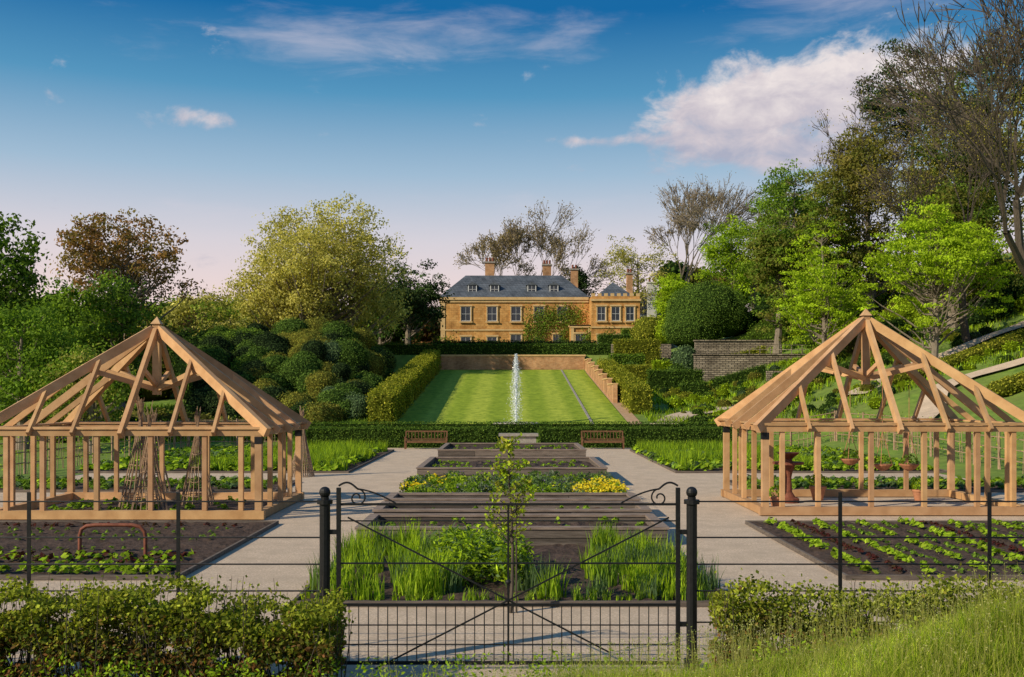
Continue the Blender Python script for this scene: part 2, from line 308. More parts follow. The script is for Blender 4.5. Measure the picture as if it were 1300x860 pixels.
def bare(name,x,y,H,spread=.5,seed=0,tr=.35,bud=None,nb=1,depth=7,ls=.2,bark=None,minr=.018,lean=(0,0),up=.06,cap=1500,l0=.24):
    rng=R0(seed);z0=float(h(x,y));b=MB()
    P=np.array([[x,y,z0-.2]]);D=norm(np.array([[lean[0],lean[1],1.]]));Ln=np.array([H*l0]);Rr=np.array([tr])
    tips=[]
    for d in range(depth):
        for q in range(2):
            D2=norm(D+rng.normal(0,.11,D.shape)+np.array([0,0,.04]));E=P+D2*(Ln/2)[:,None]
            segs(b,P,E,Rr,Rr*.86,6 if d<2 else 3,0);P=E;D=D2;Rr=Rr*.86
        if d>=depth-2: tips.append(P)
        if d==depth-1: break
        k=3;P=np.repeat(P,k,0);D=np.repeat(D,k,0);Ln=np.repeat(Ln,k);Rr=np.repeat(Rr,k)
        pert=norm(rng.normal(size=D.shape));pert-=D*(pert*D).sum(1,keepdims=True)
        amp=rng.uniform(spread*.5,spread*1.5,(len(D),1));amp[::3]*=.35
        D=norm(D+norm(pert)*amp+np.array([0,0,up]))
        Ln=Ln*rng.uniform(.58,.92,len(Ln));Rr=np.maximum(Rr*rng.uniform(.45,.78,len(Rr)),minr)
        if len(P)>cap:
            kp=rng.random(len(P))<cap/len(P) if d<depth-2 else rng.random(len(P))<.75
            P,D,Ln,Rr=P[kp],D[kp],Ln[kp],Rr[kp]
    if bud is not None:
        T=np.repeat(np.concatenate(tips),nb,0);T=T+rng.normal(0,.3,T.shape)
        leaves(b,T,rng.normal(size=T.shape),ls,ls*.7,pal(bud,len(T),rng),rng,1)
    return b.obj(name,[bark or BARK,LEAF])
tree('oak_tree',-31.5,59,14,4.2,.1,280,60,1.1,.28,MID+DARK[2:],1)
tree('copper_beech_tree',-29.5,76,15.3,6.2,.22,420,34,.85,.26,COPPER,2,tr=.45,gap=.25)
tree('broadleaf_tree',-25.5,52,8.0,3.0,.1,240,55,.8,.2,MID,3)
tree('broadleaf_tree',-21,50,5.8,2.4,.05,200,50,.7,.18,MID+PALEY[:1],4)
tree('broadleaf_tree',-26,66,9.5,3.2,.1,220,50,.9,.24,DARK+MID,5)
tree('willow_tree',-18.8,95,16.8,9.0,.05,1350,40,.95,.25,PALEY,6,tr=.6,gap=.06,flat=.8,bvar=.18)
tree('willow_tree',-31,100,8.5,4.5,.1,260,40,1,.28,PALEY+OLIVE,61,gap=.2)
tree('willow_tree',-25,88,8.0,3.5,.05,240,45,.9,.26,PALEY+MID,62,gap=.15)
tree('holm_oak_tree',-11.3,108,10.6,3.9,.1,240,55,.9,.28,YEW,7,mat=NEEDLE)
tree('holm_oak_tree',-14.8,112,8.8,3.4,.1,180,50,.9,.28,DARK,8,mat=NEEDLE)
tree('broadleaf_tree',-38,85,9,5,.05,240,50,1.1,.3,MID,9)
BROWN=[(.26,.2,.12),(.34,.27,.15)]
bare('plane_tree',1.5,150,28.5,.5,11,.6,BROWN,3,8,.26,up=.05,cap=3600,minr=.035,l0=.185)
bare('plane_tree',-9.5,165,15,.5,12,.4,BROWN,2,7,.25,cap=1200,minr=.03,l0=.2)
tree('pine_tree',9.5,150,14.5,2.8,.4,140,60,1,.3,YEW,13,mat=NEEDLE)
tree('ash_tree',17.5,140,18.5,5.8,.25,300,28,1.1,.26,OLIVE+PALEY,14,gap=.25)
bare('ash_tree',24.8,140,26.5,.38,15,.42,BROWN,1,8,.2,cap=2400,minr=.035,l0=.21)
tree('broadleaf_tree',20.5,128,10.5,2.8,.2,180,50,.9,.26,LIME,16)
tree('broadleaf_tree',27.5,125,16,4.5,.1,300,50,1.1,.28,MID+LIME,17)
tree('broadleaf_tree',33,120,17,5,.1,300,50,1.1,.28,MID+OLIVE,18)
bare('ash_tree',32,130,22,.4,151,.35,BROWN,1,7,.22,minr=.03,l0=.22)
tree('field_maple_tree',23.6,75,12.6,4.0,.1,560,42,.62,.16,LIME,20,gap=.25,tr=.2,flat=.32)
tree('field_maple_tree',27.5,65,11.3,4.9,.12,680,46,.66,.17,LIME,21,gap=.25,tr=.22,flat=.32)
tree('yew_tree',24.0,90,13.5,2.8,.0,280,60,.8,.24,MID+OLIVE,23)
tree('yew_tree',28.5,90,16.5,3.4,.0,320,55,.8,.26,OLIVE+MID[:2],24)
tree('beech_tree',33,92,20,5,.05,420,55,1,.26,OLIVE+COPPER[3:],25)
tree('beech_tree',30,106,18,5,.05,280,50,1.1,.28,MID,251)
tree('beech_tree',38.5,86,22,5.5,.05,460,55,1,.26,DARK+OLIVE,26)
tree('beech_tree',34.5,78,12,4.5,.05,340,55,.9,.24,OLIVE+MID[:2],27)
tree('beech_tree',43.5,80,19,6,.05,400,55,1,.26,OLIVE+COPPER[3:],28)
tree('beech_tree',43,100,23,6,.05,340,50,1.2,.3,DARK+OLIVE,29)
tree('scots_pine_tree',39,98,27,5.2,.5,190,90,1.15,.24,YEW,30,mat=NEEDLE,bark=BARKD,gap=.25,flat=.35)
tree('scots_pine_tree',46,96,24,5,.45,150,90,1.1,.24,YEW,31,mat=NEEDLE,bark=BARKD,gap=.3,flat=.35)
tree('beech_tree',37.5,68,9,4.2,.05,280,55,.9,.22,OLIVE+DARK,32)
BUDY=[(.38,.34,.06),(.28,.24,.06)]
bare('oak_tree',27.8,52,28,.55,43,.42,BUDY,1,8,.08,BARKD,.022,(-.08,0),l0=.2,cap=3000,up=.03)
bare('oak_tree',32.0,70,22,.55,41,.3,BUDY,2,8,.11,BARKD,.02,l0=.2,cap=2200)
bare('oak_tree',32,97,22,.5,42,.4,BUDY,2,8,.16,BARKD,.025,l0=.22)
rng=R0(77);b=MB()
for k in range(150):
    x=rng.uniform(-95,110);y=rng.uniform(175,220);r=rng.uniform(3,6);zz=10+rng.uniform(0,8 if x<30 else 16)
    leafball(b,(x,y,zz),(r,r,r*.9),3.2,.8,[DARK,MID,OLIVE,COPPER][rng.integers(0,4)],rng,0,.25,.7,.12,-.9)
for k in range(70):
    x=rng.uniform(-60,-20);y=rng.uniform(105,125);r=rng.uniform(1.5,3.2)
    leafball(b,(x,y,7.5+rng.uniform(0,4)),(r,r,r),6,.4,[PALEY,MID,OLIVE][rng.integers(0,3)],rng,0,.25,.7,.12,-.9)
b.obj('distant_trees',[LEAF])
# ---------------------------------------------------------------- shrubs & hedges
rng=R0(5)
b=MB()
YB=K([(.12,.12,.02),(.17,.16,.025),(.08,.10,.018)],1.7);BOX=K([(.04,.075,.014),(.06,.105,.018),(.085,.135,.022)],1.6);BLUEG=K([(.055,.09,.04),(.08,.12,.045)],1.7)
for k in range(120):
    y=60.5+18*rng.random()**.9;x=rng.uniform(-.325*y+1,-9.2-.03*(y-60));r=rng.uniform(.6,1.4)*(1+(y-60)*.02)
    zt=1.1+(y-60)*.25*float(sm(-x,8,13))+rng.uniform(-.6,.4)
    z=float(h(x,y));P=[YEW,BOX,BOX,YB,BLUEG,BOX,YB][rng.integers(0,7)] if x>-17.5 else [YEW,BOX,MID][rng.integers(0,3)]
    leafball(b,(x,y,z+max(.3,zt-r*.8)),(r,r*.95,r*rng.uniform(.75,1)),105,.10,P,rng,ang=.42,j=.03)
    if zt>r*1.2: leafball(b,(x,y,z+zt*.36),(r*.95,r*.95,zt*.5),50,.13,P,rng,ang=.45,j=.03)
b.obj('cloud_pruned_box',[NEEDLE])
zf=lambda x,y:h(x,y)
def hedge(name,x0,x1,y0,y1,H,P,dens=45,ls=.16,seed=0,j=.06,zf=zf,z0=0,mat=None):
    b=MB();leafbox(b,x0,x1,y0,y1,z0,H,dens,ls,P,R0(seed),0,zf=zf,j=j);return b.obj(name,[mat or LEAF])
HY=K([(.15,.17,.018),(.21,.22,.025),(.28,.27,.035),(.11,.13,.016)],1.5)
hedge('clipped_hedge',-8.7,-7.2,60,99.5,2.0,HY,80,.14,1,.09)
hedge('clipped_hedge',7.9,9.3,66,92,1.7,HY,60,.14,2,.08)
hedge('box_hedge',-12,-.9,55,56,1.1,BOX,160,.1,3,.04,zf=None)
hedge('box_hedge',1.5,12.5,55,56,1.1,BOX,160,.1,4,.04,zf=None)
hedge('box_hedge',-12,12.5,56.6,57.6,1.35,BOX,100,.1,41,.04,zf=None)
hedge('terrace_hedge',-14.5,10,101.3,102.4,1.15,BOX,50,.16,5)
hedge('terrace_hedge',-8.5,9,106,107.5,1.6,YEW,40,.18,51)
hedge('stepped_hedge',9.2,12.4,93,94.6,2.0,MID,60,.15,6)
hedge('stepped_hedge',10,14.5,97,98.6,3.2,HY,50,.15,7)
hedge('stepped_hedge',9.0,12.2,103,105,2.2,BOX,40,.16,8)
hedge('stepped_hedge',12,15.5,108,110,3.0,MID,40,.16,9)
hedge('stepped_hedge',12.9,14.6,91,92.4,1.6,LIME,50,.15,10)
hedge('stepped_hedge',9.6,12.2,87,88.2,1.5,HY,60,.14,101)
hedge('stepped_hedge',16.2,20.5,80,81,.9,BOX,60,.13,102)
hedge('stepped_hedge',17.5,23,90,91,1.1,HY,50,.14,103)
hedge('box_hedge',11,15.4,80,81.2,1.7,BOX,60,.14,11)
hedge('box_hedge',13,15,76.5,77.5,1.0,BOX,50,.15,12)
def lumps(name,lst,mat=None,seed=0,dens=45,ls=.16,ang=.6,j=.05):
    b=MB();rng=R0(seed)
    for (x,y,r,rz,dz,P) in lst: leafball(b,(x,y,float(h(x,y))+dz),(r,r,rz),dens,ls,P,rng,ang=ang,j=j)
    return b.obj(name,[mat or NEEDLE])
lumps('domed_yew_topiary',[(19.9,102,4.1,3.1,3.3,BOX),(18.4,101,3.1,2.4,2.0,BOX),(21.8,101.5,2.6,2.2,2.2,BOX)],seed=1,dens=75,ls=.13,ang=.45,j=.025)
lumps('golden_shrub',[(14.6,106,1.9,1.7,2.6,HY),(16.2,105,1.5,1.5,2.4,LIME)],seed=2)
lumps('topiary_ball',[(16.0,92,1.3,1.6,1.4,BLUEG)],seed=3,j=.02)
lumps('topiary_ball',[(14.2,86,.9,1.0,.8,BOX)],seed=4,j=.02)
lumps('topiary_ball',[(10.8,90,.8,.9,.8,BOX)],seed=5,j=.02)
rng=R0(9);L_=[]
for k in range(170):
    y=rng.uniform(76,108);x=rng.uniform(21+(y-76)*.1,48);r=rng.uniform(.8,2)
    if x<27 and y<97: continue
    L_.append((x,y,r,r*.8,r*.4,[DARK,MID,OLIVE,BOX,LIME][rng.integers(0,5)]))
lumps('hillside_shrubs',L_,LEAF,6,22,.2,ang=.7,j=.1)
L_=[]
for k in range(330):
    y=rng.uniform(58,84);x=rng.uniform(11,34);r=rng.uniform(.15,.6)
    if abs(y-67.5)<1.8 and x>20 or abs(y-58.5)<1.6 and x>22: continue
    L_.append((x,y,r,r*.8,r*.4,[MID,LIME,HY,BOX,LIME,BLUEG,YB,DARK][rng.integers(0,8)]))
lumps('hillside_perennials',L_,LEAF,7,60,.12,ang=.7,j=.14)
L_=[]
for k in range(60):
    y=rng.uniform(56.5,61);x=rng.uniform(-30,-13);r=rng.uniform(.5,1.1)
    L_.append((x,y,r,r*.8,r*.4,[MID,DARK,OLIVE,PALEY][rng.integers(0,4)]))
for k in range(60):
    y=rng.uniform(72,92);x=rng.uniform(-44,-.31*y+1);r=rng.uniform(1.2,2.4)
    L_.append((x,y,r,r*1.2,r*.9,[MID,DARK,OLIVE,DARK][rng.integers(0,4)]))
lumps('border_shrubs',L_,LEAF,8,30,.18,j=.1)
def hedgeline(name,pts,w,H,P,seed,dens=60,ls=.14):
    rng=R0(seed);b=MB();pts=np.array(pts,float)
    for p0,p1 in zip(pts[:-1],pts[1:]):
        n=max(2,int(np.linalg.norm(p1-p0)/.45))
        for t in np.arange(n)/n:
            q=p0+(p1-p0)*t;leafball(b,(q[0],q[1],float(h(*q))+H*.45),(w/2,w/2,H*.55),dens,ls,P,rng,0,.15)
    return b.obj(name,[LEAF])
hedgeline('hill_hedge',[(24,62.5),(29,63.4),(33,65),(38,67)],1.3,.8,HY,1)
hedgeline('hill_hedge',[(26.5,54),(30,55),(35,57)],1.5,.9,HY,2)
hedgeline('hill_hedge',[(18,70.5),(22,71),(26,72)],1.1,.8,BOX,21)
hedgeline('hill_hedge',[(11,60),(13,60.5),(16,61)],.8,.7,BOX,3)
rng=R0(21);b=MB();n=52000
x=rng.uniform(8.6,42,n);y=rng.uniform(58,98,n);kp=(np.sin(x*.9+y*.3)+np.sin(y*1.3-x*.4)+rng.normal(0,.6,n))>-.2
kp&=~((np.abs(y-(67.8+(x-28)*.2))<1.6)&(x>20))
kp&=~((np.abs(y-58.6)<1.3)&(x>22))
x=x[kp];y=y[kp]
P_=np.c_[x,y,h(x,y)];blades(b,P_,.36,.09,.5,pal(MID+LIME+OLIVE[:1],len(x),rng,.3),rng,0,2)
n=14000;x=rng.uniform(-34,-9,n);y=rng.uniform(56,70,n);blades(b,np.c_[x,y,h(x,y)],.35,.1,.5,pal(MID,n,rng),rng,0,2)
b.obj('meadow_grass',[LEAF])
# ---------------------------------------------------------------- walls
b=MB();box(b,-7.3,7.3,100.02,100.5,5,6.75);box(b,-7.4,7.4,99.95,100.6,6.75,6.92,1);b.obj('brick_retaining_wall',[BRICK,HAMT])
b=MB()
for k in range(7):
    y0=72+k*4;zt=float(h(0,y0+4))+.95
    box(b,7.32,7.62,y0,y0+3.998,float(h(0,y0))-.5,zt);box(b,7.26,7.68,y0,y0+3.998,zt,zt+.1,1)
b.obj('lawn_side_wall',[BRICK,HAMT])
b=MB();box(b,15.6,25.5,85,85.5,3,6.3);box(b,15.5,25.6,84.9,85.6,6.3,6.42)
for x in np.arange(15.8,25.5,.9): box(b,x,x+.06,85.2,85.26,6.42,7.2)
for z in (6.75,7.15): box(b,15.8,25.2,85.215,85.245,z,z+.05)
b.obj('dry_stone_wall',[DRY])
b=MB();box(b,17.5,25,95,95.5,5,8.0);box(b,17.4,25.1,94.9,95.6,8.0,8.12);b.obj('dry_stone_wall',[DRY])
b=MB();box(b,10,16,100.02,100.5,5,8);b.obj('dry_stone_wall',[DRY])
b=MB()
for k in range(6):
    x=20+k*2.2;zt=float(h(x,78))+.75;box(b,x,x+2.198,78,78.4,zt-1.6,zt)
b.obj('dry_stone_wall',[DRY])
# ---------------------------------------------------------------- house
H_=empty('stone_country_house')
Y0=125;zb=7.0;ze=15.1
w=MB();box(w,-8.9,9.7,Y0,Y0+13,zb,ze)
box(w,9.702,15.6,Y0-3.5,Y0+9,zb,14.9)
box(w,7.2,9.698,Y0-2.6,Y0-.002,zb,11.3)
w.obj('walls',[HAM],H_)
t=MB();box(t,-9.15,9.6,Y0-.28,Y0-.003,ze-.35,ze);box(t,-9.15,9.6,Y0-.15,Y0-.003,ze-.65,ze-.36)
box(t,-9.15,-8.903,Y0,Y0+13,ze-.35,ze);box(t,-9.0,7.19,Y0-.1,Y0-.003,10.9,11.1);box(t,-9.0,7.19,Y0-.12,Y0-.003,zb,8.0)
for c in (-8.9,): box(t,c-.05,c+.5,Y0-.08,Y0-.003,8.0,ze-.66)
box(t,9.6,15.75,Y0-3.7,Y0-3.503,14.3,14.55);box(t,15.603,15.75,Y0-3.5,Y0+9,14.3,14.55)
for k in range(8):
    x=9.72+k*.78;box(t,x,x+.42,Y0-3.5,Y0-3.2,14.903,15.25)
box(t,9.6,15.7,Y0-3.62,Y0-3.503,11.0,11.2)
box(t,7.05,9.68,Y0-2.8,Y0-2.603,11.1,11.45);box(t,7.05,9.68,Y0-2.8,Y0-.15,11.303,11.46)
for x in (7.25,9.35): box(t,x,x+.35,Y0-2.75,Y0-2.603,zb,11.1)
t.obj('stone_trim',[HAMT],H_)
r=MB();x0,x1,y0,y1=-9.2,9.69,Y0-.25,Y0+13.2;zr=18.3;i=3.2
V=[[x0,y0,ze+.01],[x1,y0,ze+.01],[x1,y1,ze+.01],[x0,y1,ze+.01],[x0+i,y0+i+1,zr],[x1-i,y0+i+1,zr],[x1-i,y1-i-1,zr],[x0+i,y1-i-1,zr]]
r.add(V,BF[1:])
V=[[10.3,Y0-2.9,14.92],[15,Y0-2.9,14.92],[15,Y0+3,14.92],[10.3,Y0+3,14.92],[12.65,Y0,17.0]]
r.add(V,[[0,1,4],[1,2,4],[2,3,4],[3,0,4]])
r.obj('slate_roof',[SLATE],H_)
g=MB()
def win(x,z,w_,hh,y,bars=(2,2)):
    box(g,x-w_/2,x+w_/2,y-.04,y-.002,z,z+hh,0)
    for a in (-1,1): box(g,x+a*(w_/2+.07)-.07,x+a*(w_/2+.07)+.07,y-.14,y-.003,z-.1,z+hh+.1,2)
    box(g,x-w_/2-.2,x+w_/2+.2,y-.2,y-.143,z+hh+.05,z+hh+.25,2);box(g,x-w_/2-.25,x+w_/2+.25,y-.25,y-.143,z-.2,z-.05,2)
    for k in range(bars[0]+1):
        xx=x-w_/2+.02+(w_-.04)*k/bars[0];q=.03 if k in(0,bars[0]) else .015;box(g,xx-q,xx+q,y-.085,y-.043,z,z+hh,1)
    for k in range(bars[1]+1):
        zz=z+.03+(hh-.06)*k/bars[1];q=.035 if k in(0,bars[1]) else .018;box(g,x-w_/2,x+w_/2,y-.083,y-.045,zz-q,zz+q,1)
for x in (-5.8,-2.5,.5,3.4,6.3): win(x,12.1,1.2,1.8,Y0)
for x in (-5.8,-2.5,3.4): win(x,8.3,1.2,1.8,Y0)
win(.5,8.0,1.3,2.4,Y0);win(5.8,8.0,1.3,2.4,Y0)
for x in (10.9,12.65,14.4): win(x,11.9,1.0,1.7,Y0-3.5)
for x in (10.9,12.65,14.4): win(x,8.2,1.0,1.9,Y0-3.5)
win(8.4,8.0,1.2,2.3,Y0-2.6)
g.obj('windows',[GLASS,WHITE,HAMT],H_)
d=MB()
for x in (-5.0,-2.2,2.5,5.3):
    y=Y0+.9;zz=ze+.45
    box(d,x-.6,x+.6,y,y+2.2,zz,zz+1.15,0);box(d,x-.42,x+.42,y-.05,y-.002,zz+.2,zz+1.05,1)
    box(d,x-.02,x+.02,y-.08,y-.053,zz+.2,zz+1.05,2);box(d,x-.42,x+.42,y-.08,y-.053,zz+.61,zz+.65,2)
    for a in (-1,1): box(d,x+a*.5-.05,x+a*.5+.05,y-.09,y-.003,zz,zz+1.15,2)
    d.add([[x-.75,y-.15,zz+1.152],[x+.75,y-.15,zz+1.152],[x,y-.15,zz+1.6],[x-.75,y+2.6,zz+1.152],[x+.75,y+2.6,zz+1.152],[x,y+2.6,zz+1.6]],[[0,3,5,2],[1,2,5,4]],0)
    d.add([[x-.75,y-.15,zz+1.152],[x+.75,y-.15,zz+1.152],[x,y-.15,zz+1.6]],[[0,1,2]],0)
d.obj('dormers',[SLATE,GLASS,WHITE],H_)
c=MB()
def chim(x,y,w_,z0,z1,mt=0,pots=3):
    box(c,x-w_/2,x+w_/2,y-.5,y+.5,z0,z1,mt);box(c,x-w_/2-.12,x+w_/2+.12,y-.62,y+.62,z1+.002,z1+.2,1)
    for k in range(pots):
        xx=x+(k-(pots-1)/2)*w_/pots;tube(c,[(xx,y,z1+.2),(xx,y,z1+.75)],.14,8,2)
chim(-2.9,Y0+5,1.2,17.5,20.0);chim(4.6,Y0+6,1.1,17.5,19.8);chim(8.2,Y0+6,.9,16,19.2,0,2);chim(15.1,Y0+3,.7,14,18.3,0,2)
c.obj('chimneys',[BRICK,STONE,RUST],H_)
iv=MB();rng=R0(31)
for (cx,cz,sx_,sz_,n) in ((1.9,10,.3,2.6,600),(3.4,10.9,.5,2.0,1100),(4.7,12.3,.9,1.3,1000),(7.4,12.6,.8,1.2,900),(6.6,9.6,.4,2.2,700),(-8.0,9,.5,1,300),(9.4,9.4,.5,1.4,500),(-4.2,8.4,.6,1.0,400),(11.8,9.3,.4,1.3,400)):
    yy=Y0-(3.5 if cx>10 else 2.6 if cx>9 else 0)
    C=np.c_[rng.normal(cx,sx_,n),yy-.15-rng.random(n)*.3,rng.normal(cz,sz_*.6,n)+.3*np.sin(rng.normal(cx,sx_,n)*6)];C[:,2]=np.clip(C[:,2],7.2,14.4)
    leaves(iv,C,np.array([0,-1,.3])+rng.normal(0,.5,C.shape),.2,.14,pal(MID+OLIVE,n,rng),rng)
iv.obj('climbing_plants',[LEAF],H_)
O_=empty('service_building')
w=MB();box(w,17,24,138,146,7,13.6);w.obj('walls',[PALE],O_)
w=MB();w.add([[16.7,137.7,13.6],[24.3,137.7,13.6],[24.3,146.3,13.6],[16.7,146.3,13.6],[18.5,142,16.8],[22.5,142,16.8]],[[0,1,5,4],[1,2,5],[2,3,4,5],[3,0,4]]);w.obj('roof',[SLATE],O_)
c=MB();box(c,18.7,19.9,137,138,12,18.2,0);box(c,18.6,20,136.9,138.1,18.202,18.4,0)
for xx in (19,19.6): tube(c,[(xx,137.5,18.4),(xx,137.5,19.0)],.15,8,1)
c.obj('chimney',[PALE,RUST],O_)
# ---------------------------------------------------------------- oak pavilions
def pavilion(name,x0,x1,y0,y1,ze,za,seed):
    b=MB();rng=R0(seed);cx=(x0+x1)/2;cy=(y0+y1)/2
    def B(p,q,w_,h_,up=(0,0,1)):
        s=rng.uniform(.74,1.12);beam(b,p,q,w_,h_,0,up,(s,s*rng.uniform(.94,1.0),s*rng.uniform(.86,1.0)))
    for y in (y0,y1): B((x0-.14,y,.13),(x1+.14,y,.13),.2,.2)
    for x in (x0,x1): B((x,y0+.101,.125),(x,y1-.101,.125),.2,.19)
    for y in (y0,y1): B((x0-.16,y,ze-.06),(x1+.16,y,ze-.06),.17,.14)
    for x in (x0,x1): B((x,y0+.09,ze-.065),(x,y1-.09,ze-.065),.17,.13)
    for y in (y0,y1): B((x0-.25,y,ze+.055),(x1+.25,y,ze+.055),.24,.06)
    for x in (x0,x1): B((x,y0+.121,ze+.05),(x,y1-.121,ze+.05),.24,.05)
    nx_=6
    for k in range(nx_):
        x=x0+(x1-x0)*k/(nx_-1)
        for y in (y0,y1): B((x,y,.231),(x,y,ze-.131),.11 if 0<k<nx_-1 else .16,.11 if 0<k<nx_-1 else .158,(0,1,0))
    for s in (-1,1):
        x=cx+s*((x1-x0)/2-.42)
        for y in (y0,y1): B((x,y,.231),(x,y,ze-.131),.11,.11,(0,1,0))
    ny_=5
    for k in range(1,ny_-1):
        y=y0+(y1-y0)*k/(ny_-1)
        for x in (x0,x1): B((x,y,.221),(x,y,ze-.131),.11,.11,(0,1,0))
    ap=np.array([cx,cy,za]);e=ze+.14
    def raf(px,py,w_=.10,h_=.19,over=.35):
        p=np.array([px,py,e]);d=norm(p-ap);B(tuple(p+d*over),tuple(ap+d*.12),w_,h_)
    for x in (x0,x1):
        for y in (y0,y1): raf(x,y,w_=.14,h_=.23)
    for y in (y0,y1): raf(cx,y)
    for x in (x0,x1): raf(x,cy)
    for f in (.36,.68):
        for y in (y0,y1):
            for s in (-1,1):
                px=cx+s*(x1-x0)/2*f;q=np.array([px,cy+(y-cy)*f,e+(za-e)*(1-f)])
                p=np.array([px,y,e]);d=norm(p-q);B(tuple(p+d*.3),tuple(q),.075,.14)
    for s in (-1,1):
        for x in (x0,x1):
            f=.5;q=np.array([cx+(x-cx)*f,cy+s*(y1-y0)/2*f,e+(za-e)*(1-f)]);p=np.array([x,cy+s*(y1-y0)/2*f,e]);d=norm(p-q);B(tuple(p+d*.3),tuple(q),.075,.14)
    B((cx,cy,za-1.75),(cx,cy,za+.08),.18,.18,(0,1,0))
    b.add([[cx-.13,cy-.13,za+.081],[cx+.13,cy-.13,za+.081],[cx+.13,cy+.13,za+.081],[cx-.13,cy+.13,za+.081],[cx,cy,za+.28]],[[0,1,4],[1,2,4],[2,3,4],[3,0,4],[3,2,1,0]],0)
    for x in (x0,x1):
        for y in (y0,y1):
            f=.42;B((cx+.05*np.sign(x-cx),cy+.05*np.sign(y-cy),za-1.6),(cx+(x-cx)*f,cy+(y-cy)*f,e+(za-e)*(1-f)-.1),.09,.12)
    for (dx,dy) in ((1,0),(-1,0),(0,1),(0,-1)):
        f=.42;B((cx+.08*dx,cy+.08*dy,za-1.5),(cx+dx*(x1-x0)/2*f,cy+dy*(y1-y0)/2*f,e+(za-e)*(1-f)-.1),.08,.11)
    for x in (x0,x1):
        for y in (y0,y1): box(b,x-.086,x+.086,y-.086,y+.086,ze-.32,ze-.15,1)
    return b.obj(name,[OAK,IRON])
pavilion('oak_pavilion',-12.4,-6.0,23.6,28.0,2.13,4.72,1)
pavilion('oak_pavilion',6.2,12.7,24.4,28.8,2.2,5.0,2)
# ---------------------------------------------------------------- raised beds
def raised(x0,x1,y0,y1,H,n=2):
    b=MB();rng=R0(int(y0*7));hh=H/n
    for k in range(n):
        z0=k*hh+.003;z1=(k+1)*hh-.012
        for y,dy in ((y0,.16),(y1-.16,.16)):
            xm=rng.uniform(x0+1.5,x1-1.5)
            s=rng.uniform(.5,1.3);box(b,x0,xm-.006,y,y+dy,z0,z1,0,(s,s,s));s=rng.uniform(.5,1.3);box(b,xm+.006,x1,y,y+dy,z0,z1,0,(s,s,s))
        for x in (x0,x1-.16):
            s=rng.uniform(.8,1.3);box(b,x,x+.16,y0+.162,y1-.162,z0,z1,0,(s,s,s))
    for y in (y0-.02,y1-.18): box(b,x0-.03,x1+.03,y,y+.2,H-.003,H+.045,0,(1.7,1.6,1.55))
    for x in (x0-.03,x1-.17): box(b,x,x+.2,y0+.183,y1-.183,H-.003,H+.045,0,(1.7,1.6,1.55))
    X=np.linspace(x0+.15,x1-.15,40);Y=np.linspace(y0+.15,y1-.15,14);X,Y=np.meshgrid(X,Y);Z=H-.12+rng.normal(0,.025,X.shape)
    I=np.arange(X.size).reshape(X.shape);F=np.stack([I[:-1,:-1],I[:-1,1:],I[1:,1:],I[1:,:-1]],-1).reshape(-1,4)
    b.add(np.stack([X,Y,Z],-1).reshape(-1,3),F,1);return b.obj('raised_bed',[SLEEP,SOIL])
raised(-3.05,3.05,19.5,21.7,.34);raised(-3.05,3.05,21.95,23.6,.40);raised(-3.05,3.05,23.85,25.3,.44)
raised(-3.05,3.05,32,37.5,.58,3);raised(-3.05,3.05,41,46.5,.66,3)
# ---------------------------------------------------------------- crops
rng=R0(50)
def rosettes(b,xs,ys,size,P,n=14,zz=.05,up=.5):
    k=len(xs);idx=np.repeat(np.arange(k),n);a=rng.uniform(0,2*np.pi,k*n);rr=rng.uniform(.2,1,k*n)*size*.5*np.repeat(rng.uniform(.5,1.35,k),n)
    C=np.c_[xs[idx]+np.cos(a)*rr,ys[idx]+np.sin(a)*rr,zz+size*.45*(1-rr/size)+rng.normal(0,size*.08,k*n)]
    N=np.c_[np.cos(a)*.6,np.sin(a)*.6,np.full(k*n,.9)]+rng.normal(0,.3,(k*n,3))
    leaves(b,C,N,size*.5,size*.34,pal(P,k*n,rng,.2),rng)
def rows(b,x0,x1,ylist,sp,size,P,n=14,skip=.08,zz=.05):
    for y in ylist:
        xs=np.arange(x0,x1,sp);xs=xs[rng.random(len(xs))>skip];xs=xs+rng.normal(0,sp*.13,len(xs))
        rosettes(b,xs,np.full(len(xs),y)+rng.normal(0,.04,len(xs)),size,P,n,zz)
PURP=[(.08,.025,.025),(.11,.035,.03),(.08,.055,.03)]
LET=[(.24,.38,.02),(.36,.48,.04),(.18,.28,.02)]
b=MB()
rows(b,-19,-5.7,[16.3,16.65],.26,.26,LET,20);rows(b,-19,-5.7,[17.0],.3,.2,PURP+LET,18);rows(b,-19,-5.7,[17.5,17.9],.28,.24,LET+PURP,20)
rows(b,-19,-6.5,[18.8],.3,.14,MID,10);rows(b,-19,-6,[20,20.5,21,21.5],.35,.13,MID,10,.3);rows(b,-19,-6,[22],.3,.18,PURP,12)
b.obj('lettuce_rows',[LEAF])
b=MB()
for k,x in enumerate(np.arange(5.9,19,.5)):
    ys=np.arange(16.4,22.6,.22);ys=ys[rng.random(len(ys))>.1];P=[LET,PURP,LET,MID,LET,MID][k%6]
    rosettes(b,np.full(len(ys),x)+rng.normal(0,.035,len(ys)),ys+rng.normal(0,.03,len(ys)),[.24,.17,.22,.13,.2,.15][k%6],P,18)
b.obj('lettuce_rows',[LEAF])
b=MB()
